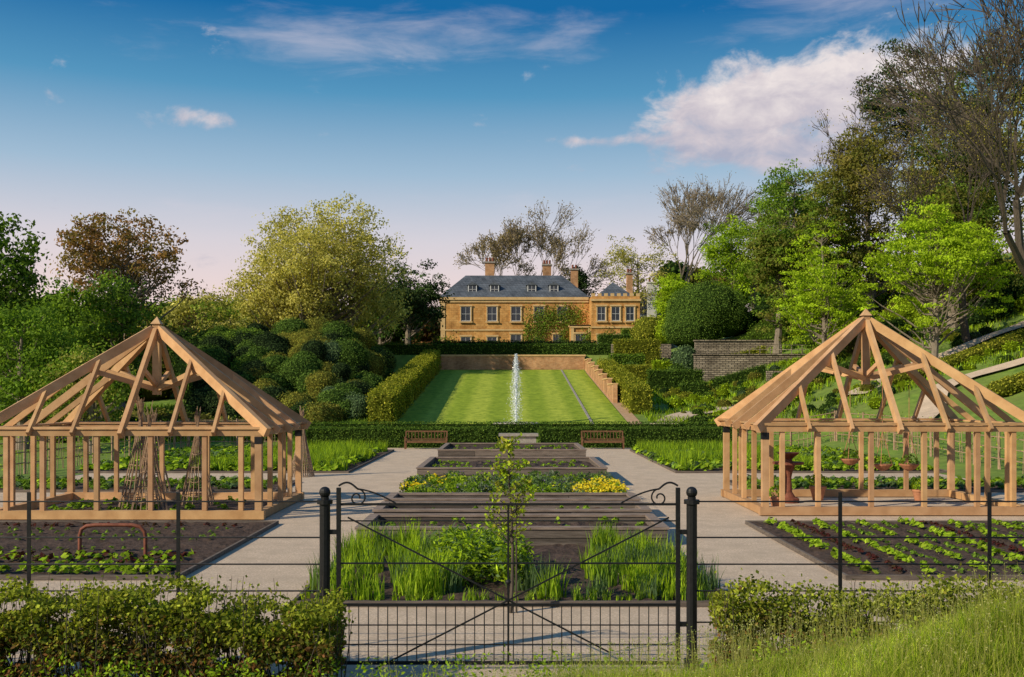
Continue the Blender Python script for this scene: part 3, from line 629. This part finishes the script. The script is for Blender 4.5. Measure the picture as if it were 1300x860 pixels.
for s in (-1,1):
    for y in np.arange(30.5,33.4,.55):
        P=[LET,MID,BLUEG,MID][int(y*2)%4];a0,a1=(7.5,17.7) if s>0 else (-17.7,-7.5);rows(b,a0,a1,[y],.4,.36,P,26,.2)
    for y in np.arange(38,51.8,.6):
        P=[MID,LIME,BLUEG,MID,LET][int(y*3)%5];a0,a1=(6.4,16.3) if s>0 else (-16.3,-6.4)
        rows(b,a0,a1,[y],.4,.5,P,26,.1)
    n=12000;x=rng.uniform(6.4,12,n)*s;y=rng.uniform(38,51.5,n);kp=(np.sin(x*1.3)+np.sin(y*.9+s))>-.4;x=x[kp];y=y[kp]
    blades(b,np.c_[x,y,0*x+.04],.6,.035,.5,pal(LIME+MID,len(x),rng),rng)
xs=rng.uniform(-12.0,-6.8,45);ys=rng.uniform(24.6,27.6,45);rosettes(b,xs,ys,.24,MID+LET,22)
b.obj('vegetable_crops',[LEAF])
sheet('pavilion_soil_bed',-12,-6.6,24.0,27.6,.03,SOIL,.015,5)
b=MB()
def iris(cx,cy,r,n,H,P,W=.035,lean=.35,zz=.04):
    a=rng.uniform(0,2*np.pi,n);q=np.sqrt(rng.random(n))*r
    blades(b,np.c_[cx+np.cos(a)*q,cy+np.sin(a)*q,0*a+zz],H,W,lean,pal(P,n,rng),rng,0,4)
for k in range(150):
    x=rng.uniform(-2.95,2.95);y=rng.uniform(14.25,19.1)
    if -.9<x<.1 and y<17.2: continue
    if .1<x<1.3 and y>15.0: continue
    if -1.6<x<1.2 and y>18: continue
    iris(x,y,.2,60,rng.uniform(.28,.6),[LIME,MID,BLUEG,LET][rng.integers(0,4)],.03)
for (x,y,r) in ((-.55,15.6,.42),(-.1,16.2,.4),(-1.0,16.6,.36),(-.5,16.8,.4),(.0,15.2,.3),(-.8,16.1,.45)):
    C=norm(rng.normal(size=(900,3)))*np.array([r,r,r*.9])*(rng.random((900,1))**.3)+np.array([x,y,.42]);C=C+rng.normal(0,.06,C.shape);C=C[C[:,2]>.06]
    leaves(b,C,np.array([0,0,.8])+rng.normal(0,.6,C.shape),.12,.04,pal(MID+LIME+BLUEG,len(C),rng),rng)
for x in np.arange(-2.9,2.95,.17): iris(x+rng.normal(0,.05),14.25,.07,22,rng.uniform(.1,.26),MID+LIME,.02,.6)
b.obj('iris_plants',[LEAF])
b=MB()
for k in range(260):
    x=rng.uniform(-2.95,2.95);y=rng.uniform(25.8,31.2);P=[BLUEG,MID,LET,K([(.12,.14,.10),(.09,.12,.07)],1.6)][rng.integers(0,4)]
    a=120;r=.24;C=norm(rng.normal(size=(a,3)))*r*(rng.random((a,1))**.3)+np.array([x,y,.2+rng.uniform(0,.2)]);C=C[C[:,2]>.05]
    leaves(b,C,np.array([0,0,.5])+rng.normal(0,.7,C.shape),.11,.05,pal(P,len(C),rng),rng)
YEL=[(.75,.55,.02),(.7,.6,.05)];VIO=[(.12,.06,.2),(.2,.12,.3)]
for (cx,cy,s,n) in ((2.3,26.5,.4,600),(2.6,28,.3,300),(-2.6,27,.25,110),(-2.4,29.5,.4,60)):
    C=np.c_[rng.normal(cx,s,n),rng.normal(cy,s,n),rng.normal(.5,.06,n)];C[:,0]=np.clip(C[:,0],-3,3);leaves(b,C,np.array([0,-.4,.8])+rng.normal(0,.4,C.shape),.07,.07,pal(YEL,n,rng),rng)
n=260;C=np.c_[rng.uniform(-2.9,2.9,n),rng.uniform(25.9,31,n),rng.normal(.45,.06,n)];leaves(b,C,rng.normal(size=C.shape),.05,.05,pal(VIO,n,rng),rng)
b.obj('flower_border',[LEAF])
b=MB()
for (y0,y1,z) in ((19.8,21.4,.24),(22.2,23.3,.3),(32.4,37.2,.48),(41.4,46.2,.56)):
    k=int((y1-y0)*14);rosettes(b,rng.uniform(-2.7,2.7,k),rng.uniform(y0,y1,k),.2,MID+LET,14,z)
b.obj('bed_seedlings',[LEAF])
# ---------------------------------------------------------------- iron gate and fence
GY=10.8
def post(x,ht=1.95):
    b=MB();tube(b,[(x,GY,-.1),(x,GY,ht-.14)],.058,12);tube(b,[(x,GY,ht-.145),(x,GY,ht-.1)],.085,12);tube(b,[(x,GY,ht-.1),(x,GY,ht-.07)],.045,12)
    sphere(b,(x,GY,ht-.02),.062);tube(b,[(x,GY,-.02),(x,GY,.12)],.085,12);b.obj('iron_gate_post',[IRON],smooth=False)
post(-2.03);post(1.95)
b=MB();xl,xr=-1.88,1.80
for x in (xl,xr): beam(b,(x,GY,.06),(x,GY,1.98),.045,.045)
for z,q in ((1.80,.026),(1.62,.014),(1.16,.018),(.71,.03),(.49,.012),(.28,.012),(.08,.04)): beam(b,(xl+.02,GY,z),(xr-.02,GY,z),.012,q)
xc=(xl+xr)/2;beam(b,(xc,GY+.004,.08),(xc,GY+.004,1.80),.022,.016)
for x in np.arange(xl+.11,xr-.05,.105): segs(b,[[x,GY+.012,.08]],[[x,GY+.012,.71]],.006,.006,5)
beam(b,(xl+.1,GY-.014,1.66),(xr-.75,GY-.014,.2),.008,.018);beam(b,(xr-.1,GY-.022,1.66),(xl+.4,GY-.022,.02),.008,.018)
sphere(b,(xc,GY-.02,.96),.03)
for s,x in ((1,xl),(-1,xr)):
    t=np.linspace(0,1,26);a=np.pi*.5+t*2.6*np.pi;rr=.10*(1-t*.75)
    sc=np.c_[x+s*(.2+np.cos(a)*rr*-1),np.full(26,GY),1.87+np.sin(a)*rr]
    tube(b,sc,.009,6)
    t=np.linspace(0,1,14);tube(b,np.c_[x+s*.2*t,np.full(14,GY),2.0-.03*t+.05*np.sin(t*np.pi)],.011,6)
    tube(b,np.c_[x+s*(.2+.42*t),np.full(14,GY),1.965-.155*t**1.6],.009,6)
    for z in (.5,1.5): beam(b,(x-s*.13,GY,z),(x,GY,z),.03,.05)
b.obj('wrought_iron_gate',[IRON])
b=MB()
for s in (-1,1):
    xa=-2.03 if s<0 else 1.95
    for z in (1.83,1.44,1.15,.86,.52): segs(b,[[xa,GY,z]],[[s*16,GY,z]],.009,.009,6)
    px=[-5.24-k*1.62 for k in range(-1,6)] if s<0 else [3.56+k*1.62 for k in range(7)]
    for x in px: beam(b,(x,GY,-.1),(x,GY,1.93),.04,.014,up=(0,1,0));beam(b,(x,GY,.0),(x,GY+.35,-.0),.03,.02)
b.obj('estate_fence',[IRON])
def espalier(name,x0,y0,x1,y1,seed):
    rng=R0(seed);b=MB();L_=math.hypot(x1-x0,y1-y0);n=int(L_/1.8)
    for k in range(n+1):
        t=k/n;x=x0+(x1-x0)*t;y=y0+(y1-y0)*t;z=float(h(x,y));segs(b,[[x,y,z-.1]],[[x,y,z+1.65]],.05,.045,6)
    for zz in (.4,.8,1.2,1.55):
        for k in range(n):
            p=[x0+(x1-x0)*k/n,y0+(y1-y0)*k/n];q=[x0+(x1-x0)*(k+1)/n,y0+(y1-y0)*(k+1)/n]
            segs(b,[[*p,float(h(*p))+zz]],[[*q,float(h(*q))+zz+rng.normal(0,.02)]],.022,.022,5)
    m_=int(L_/.33);t=rng.random(m_);P=np.c_[x0+(x1-x0)*t,y0+(y1-y0)*t];z=h(P[:,0],P[:,1]);segs(b,np.c_[P,z],np.c_[P+rng.normal(0,.08,P.shape),z+rng.uniform(1.2,1.7,m_)],.016,.01,4)
    n=int(L_*60);t=rng.random(n);P=np.c_[x0+(x1-x0)*t,y0+(y1-y0)*t];z=h(P[:,0],P[:,1]);C=np.c_[P+rng.normal(0,.08,P.shape),z+rng.choice([.4,.8,1.2,1.55],n)+rng.normal(0,.1,n)]
    leaves(b,C,rng.normal(size=C.shape),.09,.06,pal(MID+LIME,n,rng),rng,1);return b.obj(name,[HAZEL,LEAF])
espalier('espalier_fence',18.6,26,17.6,54,1);espalier('espalier_fence',-18.6,26,-17.6,54,2)
espalier('espalier_fence',12.8,54.3,17.6,54.3,3);espalier('espalier_fence',-17.6,54.3,-12.4,54.3,4)
def wigwam(x,y,r,H,n,seed,mesh=0):
    rng=R0(seed);b=MB();a=np.arange(n)*2*np.pi/n
    P0=np.c_[x+np.cos(a)*r,y+np.sin(a)*r,0*a];P1=np.c_[x-np.cos(a)*r*.18,y-np.sin(a)*r*.18,H+rng.normal(0,.1,n)]
    segs(b,P0,P1,.016,.009,5)
    for t in np.linspace(.12,.85,6 if not mesh else 22):
        rr=r*(1-1.18*t);P=np.c_[x+np.cos(a)*rr,y+np.sin(a)*rr,0*a+H*t+rng.normal(0,.02,n)];segs(b,P,np.roll(P,-1,0),.011,.011,4)
    b.obj('hazel_wigwam',[HAZEL])
wigwam(-7.6,36.0,.45,2.35,34,1,1);wigwam(-9.7,26,.55,2.8,20,2);wigwam(-9.1,25.0,.45,2.5,18,3);wigwam(-8.4,26.6,.45,2.5,16,5);wigwam(-10.6,29.5,.5,2.4,16,4)
b=MB();tube(b,[(-7.9,18.2,.0),(-7.9,18.2,.42),(-7.87,18.2,.52),(-7.78,18.2,.58),(-7.6,18.2,.6),(-6.95,18.2,.6),(-6.8,18.2,.57),(-6.72,18.2,.48),(-6.7,18.2,.38),(-6.7,18.2,0)],.035,10);b.obj('bent_copper_pipe',[RUST],smooth=True)
def bench(x,y,w_=2.3):
    b=MB()
    for s in (-1,1):
        xx=x+s*(w_/2-.04);beam(b,(xx,y,0),(xx,y,.62),.07,.07,up=(0,1,0));beam(b,(xx,y+.5,0),(xx,y+.56,.98),.07,.07,up=(0,1,0));beam(b,(xx,y-.05,.65),(xx,y+.52,.65),.08,.05);beam(b,(xx,y+.036,.38),(xx,y+.46,.38),.05,.07)
    for k in range(5): beam(b,(x-w_/2+.08,y+.05+k*.1,.45),(x+w_/2-.08,y+.05+k*.1,.45),.08,.03)
    beam(b,(x-w_/2+.08,y+.02,.39),(x+w_/2-.08,y+.02,.39),.03,.08)
    beam(b,(x-w_/2+.08,y+.555,.95),(x+w_/2-.08,y+.555,.95),.04,.08);beam(b,(x-w_/2+.08,y+.53,.53),(x+w_/2-.08,y+.53,.53),.04,.06)
    for k in range(12):
        xx=x-w_/2+.18+k*(w_-.36)/11;beam(b,(xx,y+.533,.565),(xx,y+.552,.905),.035,.018,up=(0,1,0))
    b.obj('wooden_bench',[BENCHW])
bench(-4.65,53.6);bench(4.9,53.6)
b=MB();box(b,-.75,1.45,53.6,54.6,0,.12);box(b,-.6,1.3,53.75,54.45,.12,.7);box(b,-.72,1.42,53.63,53.85,.7,.84);box(b,-.72,1.42,54.35,54.57,.7,.84);box(b,-.72,-.5,53.852,54.348,.7,.84);box(b,1.2,1.42,53.852,54.348,.7,.84);b.obj('stone_trough',[STONE])
b=MB();x,y=7.6,27.4
tube(b,[(x,y,.0),(x,y,.12),(x,y,.16),(x,y,.3),(x,y,.7),(x,y,.85),(x,y,1.05)],[.3,.3,.2,.11,.09,.12,.2],14);tube(b,[(x,y,1.06),(x,y,1.12)],.42,20)
tube(b,[(x,y,1.12),(x,y,1.2),(x,y,1.35),(x,y,1.38)],[.12,.1,.28,.3],16);b.obj('cast_iron_pedestal',[RUST],smooth=False)
for k,(x,y,zz) in enumerate(((9.75,26.2,1.15),(10.45,26.2,1.15),(9.1,26.8,1.25))):
    b=MB()
    tube(b,[(x,y,zz-.18),(x,y,zz-.13),(x,y,zz-.03),(x,y,zz)],[.05,.15,.25,.26],16)
    for a in (0,2.1,4.2): segs(b,[[x+.25*math.cos(a),y+.25*math.sin(a),zz]],[[x,y,2.0]],.008,.008,4)
    segs(b,[[x,y,2.0]],[[x,y,3.3]],.008,.008,4)
    C=norm(rng.normal(size=(160,3)))*.2+np.array([x,y,zz+.05]);C=C[C[:,2]>zz-.02];leaves(b,C,rng.normal(size=C.shape),.08,.05,pal(MID,len(C),rng),rng,1)
    b.obj('hanging_basket',[TERRA,LEAF])
for (x,y,s) in ((8.6,28.0,1),(11.4,27.9,.8),(6.9,26,.8)):
    b=MB();tube(b,[(x,y,.01),(x,y,.32*s),(x,y,.33*s),(x,y,.4*s)],[.14*s,.21*s,.24*s,.24*s],16)
    C=norm(rng.normal(size=(200,3)))*.24*s+np.array([x,y,.5*s]);C=C[C[:,2]>.38*s];leaves(b,C,rng.normal(size=C.shape),.09,.05,pal(MID+LIME,len(C),rng),rng,1)
    b.obj('terracotta_pot',[TERRA,LEAF])
b=MB();rng=R0(88);fx,fy,fz=.25,60.5,float(h(0,60.5))
n=6500;t=rng.random(n)**.8;rad=(.04+.16*(1-t)**1.2+.08*np.sin(t*np.pi))*np.abs(rng.normal(0,1,n));a=rng.uniform(0,2*np.pi,n)
C=np.c_[fx+np.cos(a)*rad,fy+np.sin(a)*rad,fz+.2+t*4.2];leaves(b,C,rng.normal(size=C.shape)*.7,.06,.03,np.ones((n,3)),rng)
segs(b,[[fx,fy,fz]],[[fx,fy,fz+4.1]],.05,.012,8)
b.obj('fountain_jet',[SPRAY])
b=MB();a=np.arange(33)*2*np.pi/32
tube(b,np.c_[fx+1.3*np.cos(a),fy+1.3*np.sin(a),np.full(33,fz+.12)],.13,8);b.obj('fountain_basin',[STONE],smooth=True)
# ---------------------------------------------------------------- young tree by the gate
b=MB();rng=R0(60);tx,ty=-.02,13.6
T=np.c_[tx+.03*np.sin(np.linspace(0,5,12)),np.full(12,ty),np.linspace(0,2.4,12)];tube(b,T,np.linspace(.028,.006,12),8,1)
segs(b,[[tx+.08,ty,0]],[[tx+.08,ty,1.5]],.015,.013,6,1)
for k in range(56):
    z=rng.uniform(.9,2.35);a=rng.uniform(0,6.28);L_=(2.6-z)*.2+.07
    p0=np.array([tx,ty,z]);p1=p0+np.array([math.cos(a)*L_,math.sin(a)*L_,L_*.8]);segs(b,[p0],[p1],.006,.003,4,1)
    n=14;C=p0+(p1-p0)*rng.uniform(.3,1.1,(n,1))+rng.normal(0,.03,(n,3));leaves(b,C,rng.normal(size=C.shape)+[0,0,.4],.06,.04,pal(LIME+HY,n,rng),rng)
b.obj('young_fruit_tree',[LEAF,BARKD])
# ---------------------------------------------------------------- foreground hedges & grass
BEECH=K([(.12,.14,.015),(.18,.20,.022),(.07,.09,.014),(.23,.26,.03)],1.6);BRZ=K([(.15,.07,.03),(.11,.06,.025),(.06,.06,.02),(.07,.10,.02)],1.6)
def fhedge(x0,x1,y0,y1,H,seed,n,topf):
    rng=R0(seed);b=MB()
    x=rng.uniform(x0,x1,n);y=rng.uniform(y0,y1,n);top=H+.07*np.sin(x*3.1)+.05*np.sin(x*7.3+y*5)+topf(x)+rng.normal(0,.06,n);u=rng.random(n)**.8
    g=h(x,y);z=g+.05+(top-.05)*u
    cl=np.sin(x*9+np.sin(z*11)*2)+np.sin(z*13+x*3+y*4)+rng.normal(0,.3,n);k=cl>-1.0;x,y,z,u=x[k],y[k],z[k],u[k];n=len(x)
    A=pal(BEECH,n,rng,.25);B_=pal(BRZ,n,rng,.25);w_=np.clip((u-.4)*2.2+rng.normal(0,.3,n),0,1)[:,None]
    leaves(b,np.c_[x,y,z],rng.normal(0,.7,(n,3))+[0,-.3,.5],.05,.034,A*w_+B_*(1-w_),rng)
    m_=int((x1-x0)*60);px=rng.uniform(x0,x1,m_);py=rng.uniform(y0,y1,m_);g=h(px,py);P0=np.c_[px,py,g];P1=np.c_[px+rng.normal(0,.14,m_),py+rng.normal(0,.1,m_),g+H*rng.uniform(.7,1.28,m_)]
    segs(b,P0,P1,.007,.002,4,1)
    t=rng.uniform(.55,1,(m_,6,1));Q=(P0[:,None]+(P1-P0)[:,None]*t).reshape(-1,3)+rng.normal(0,.02,(m_*6,3));leaves(b,Q,rng.normal(size=Q.shape),.045,.03,pal(BEECH,len(Q),rng),rng)
    b.obj('beech_hedge',[LEAF,BARKD])
fhedge(-9,-1.75,9.7,10.55,.90,1,86000,lambda x:.08*np.sin(x*1.1))
fhedge(2.1,10,10.15,10.7,.84,2,60000,lambda x:.02*x)
GR=[(.26,.36,.025),(.35,.45,.03),(.44,.50,.06),(.44,.42,.12),(.16,.26,.02)]
rng=R0(71);b=MB()
n=125000;x=rng.uniform(-1.8,7.5,n);y=rng.uniform(6.0,10.2,n)
kp=(x> -1.3+np.maximum(0,y-9.0)*2.6+rng.normal(0,.3,n));x=x[kp];y=y[kp];n=len(x)
tuf=np.sin(x*5.1+np.sin(y*4)*1.5)*np.sin(y*6.3+x*1.7)
Hh=(.16+.14*sm(np.sin(x*1.7+y*.8)+np.sin(x*.6-y*1.9)+rng.normal(0,.2,n),-1,1.5))*(1+.25*sm(x,2,5))*(1+.35*tuf)
cc=pal(GR,n,rng,.28)*(1+.22*np.sin(x*2.3-y*3.1))[:,None]
blades(b,np.c_[x,y,h(x,y)-.02],Hh,.007,.85,cc,rng,0,3)
k=rng.random(n)<.03;P=np.c_[x,y,h(x,y)][k];m_=len(P);T=P+np.c_[rng.normal(0,.06,(m_,2)),rng.uniform(.3,.55,m_)]
segs(b,P,T,.0018,.001,3,0,np.array([.42,.42,.12]));q=np.repeat(T,5,0)+rng.normal(0,.02,(m_*5,3));leaves(b,q,rng.normal(size=q.shape),.018,.008,pal([(.42,.40,.16),(.3,.34,.1)],len(q),rng),rng)
n=16000;x=rng.uniform(-7,-.2,n);y=rng.uniform(6,9.6,n);blades(b,np.c_[x,y,h(x,y)-.02],.2,.009,.6,pal(MID+LIME,n,rng),rng,0,3)
b.obj('long_grass',[LEAF])
b=MB()
for k in range(200):
    x=rng.uniform(-6,2.8);y=rng.uniform(8.9,9.9);n=30;g=float(h(x,y));hh=rng.uniform(.12,.5)
    C=np.c_[rng.normal(x,.06,n),rng.normal(y,.06,n),g+rng.uniform(.03,hh,n)];leaves(b,C,rng.normal(0,.6,C.shape)+[0,0,.6],.05,.024,pal(LIME+LET+MID,n,rng),rng)
for k in range(60):
    x=rng.uniform(2.2,7);y=rng.uniform(9.0,10.1);n=34;g=float(h(x,y));hh=rng.uniform(.2,.5)
    C=np.c_[rng.normal(x,.07,n),rng.normal(y,.07,n),g+rng.uniform(.1,hh,n)];leaves(b,C,rng.normal(0,.6,C.shape)+[0,0,.6],.05,.026,pal(MID+LIME,n,rng),rng)
b.obj('nettles',[LEAF])
# ---------------------------------------------------------------- sky, sun, camera
az_s=math.radians(-121);el_s=math.radians(30)
w=bpy.data.worlds.new('World');bpy.context.scene.world=w;w.use_nodes=True;nt=w.node_tree;N=nt.nodes;L=nt.links
bg=N['Background'];bg.inputs['Strength'].default_value=.12
sky=N.new('ShaderNodeTexSky');sky.sky_type='NISHITA';sky.sun_disc=False;sky.sun_elevation=el_s;sky.sun_rotation=az_s
def M(op,*a):
    n=N.new('ShaderNodeMath');n.operation=op
    for i,v in enumerate(a):
        if isinstance(v,(int,float)): n.inputs[i].default_value=v
        else: L.new(v,n.inputs[i])
    return n.outputs[0]
tc=N.new('ShaderNodeTexCoord');sx=N.new('ShaderNodeSeparateXYZ');L.new(tc.outputs['Generated'],sx.inputs[0])
az=M('ARCTAN2',sx.outputs[0],sx.outputs[1]);el=M('ARCSINE',sx.outputs[2])
def ramp(fac,stops):
    r=N.new('ShaderNodeValToRGB');L.new(fac,r.inputs[0]);e=r.color_ramp.elements
    while len(e)<len(stops): e.new(.5)
    for q,(p_,c_) in zip(e,stops): q.position=p_;q.color=(*c_,1)
    return r.outputs[0]
grad=ramp(el,[(0,(.84,.62,.56)),(.09,(.82,.64,.61)),(.15,(.64,.60,.65)),(.215,(.33,.47,.61)),(.29,(.08,.28,.48)),(.365,(.002,.125,.34)),(.9,(.07,.18,.37))])
def noise(sx_,sy_,sc,det,rg,off=0):
    cb=N.new('ShaderNodeCombineXYZ');L.new(M('MULTIPLY',az,sx_),cb.inputs[0]);L.new(M('MULTIPLY',el,sy_),cb.inputs[1]);cb.inputs[2].default_value=off
    n=N.new('ShaderNodeTexNoise');n.inputs['Scale'].default_value=sc;n.inputs['Detail'].default_value=det;n.inputs['Roughness'].default_value=rg;n.inputs['Distortion'].default_value=.3;L.new(cb.outputs[0],n.inputs['Vector']);return n.outputs['Fac']
def blob(a,e,ra,re,wt):
    u=M('MULTIPLY',M('SUBTRACT',az,a),1/ra);v=M('MULTIPLY',M('SUBTRACT',el,e),1/re)
    d=M('MULTIPLY_ADD',u,u,M('MULTIPLY',v,v))
    return M('MULTIPLY',M('EXPONENT',M('MULTIPLY',d,-1.0)),wt)
def total(bl):
    s=blob(*bl[0])
    for q in bl[1:]: s=M('ADD',s,blob(*q))
    return s
cum=total([(.20,.265,.08,.035,1.15),(.31,.28,.09,.05,1.2),(.39,.29,.06,.03,.8),(.27,.225,.13,.018,.75),(.085,.248,.05,.007,.95),(-.305,.258,.03,.012,.8)])
n1=noise(1,1.7,15,7,.62)
mc=M('ADD',cum,M('MULTIPLY',M('SUBTRACT',n1,.5),2.9))
mr=N.new('ShaderNodeMapRange');mr.interpolation_type='SMOOTHSTEP';L.new(mc,mr.inputs[0]);mr.inputs[1].default_value=.35;mr.inputs[2].default_value=1.15
wis=total([(-.18,.335,.15,.03,1.05),(-.05,.355,.06,.02,.6),(.055,.345,.045,.025,.65),(.34,.36,.16,.03,1.0),(.1,.15,.2,.02,.8),(-.3,.17,.2,.02,.6),(.0,.19,.15,.012,.5),(.42,.22,.16,.05,.8)])
n2=noise(1,4.5,9,6,.62,3.)
mw=M('ADD',wis,M('MULTIPLY',M('SUBTRACT',n2,.5),2.4))
mr2=N.new('ShaderNodeMapRange');mr2.interpolation_type='SMOOTHSTEP';L.new(mw,mr2.inputs[0]);mr2.inputs[1].default_value=.3;mr2.inputs[2].default_value=1.7
mr2.inputs[4].default_value=.5
shade=M('ADD',M('MULTIPLY',M('SUBTRACT',el,.25),6.0),M('MULTIPLY',noise(1,1.7,26,4,.6,7.),1.1))
ccol=ramp(shade,[(.3,(.40,.40,.50)),(.6,(.62,.54,.57)),(.95,(.88,.77,.73))])
def mixc(f,a,c_):
    n=N.new('ShaderNodeMixRGB')
    for i,v in enumerate((f,a,c_)):
        if isinstance(v,(int,float,tuple)): n.inputs[i].default_value=v
        else: L.new(v,n.inputs[i])
    return n.outputs[0]
s1=mixc(mr2.outputs[0],grad,(.66,.60,.66,1));s2=mixc(M('MULTIPLY',mr.outputs[0],.9),s1,ccol)
sc=N.new('ShaderNodeVectorMath');sc.operation='SCALE';L.new(s2,sc.inputs[0]);sc.inputs['Scale'].default_value=9.0
fin=mixc(.04,sc.outputs[0],sky.outputs[0]);L.new(fin,bg.inputs['Color'])
sd=bpy.data.lights.new('sun','SUN');sd.energy=5.0;sd.angle=math.radians(.6);sd.color=(1,.88,.66);so=bpy.data.objects.new('sun',sd);bpy.context.scene.collection.objects.link(so)
sd.energy=5.0
d=Vector((math.sin(az_s)*math.cos(el_s),math.cos(az_s)*math.cos(el_s),math.sin(el_s)));so.rotation_euler=d.to_track_quat('Z','Y').to_euler();so.location=(-40,-40,60)
cd=bpy.data.cameras.new('camera');cam=bpy.data.objects.new('camera',cd);bpy.context.scene.collection.objects.link(cam)
cam.location=(0,0,3);cam.rotation_euler=(math.radians(90),0,0);cd.lens=35;cd.sensor_width=36;cd.shift_y=70/1300;cd.clip_end=6000;cd.clip_start=.1
bpy.context.scene.camera=cam
sc_=bpy.context.scene;sc_.view_settings.view_transform='Standard';sc_.view_settings.look='None';sc_.view_settings.exposure=0
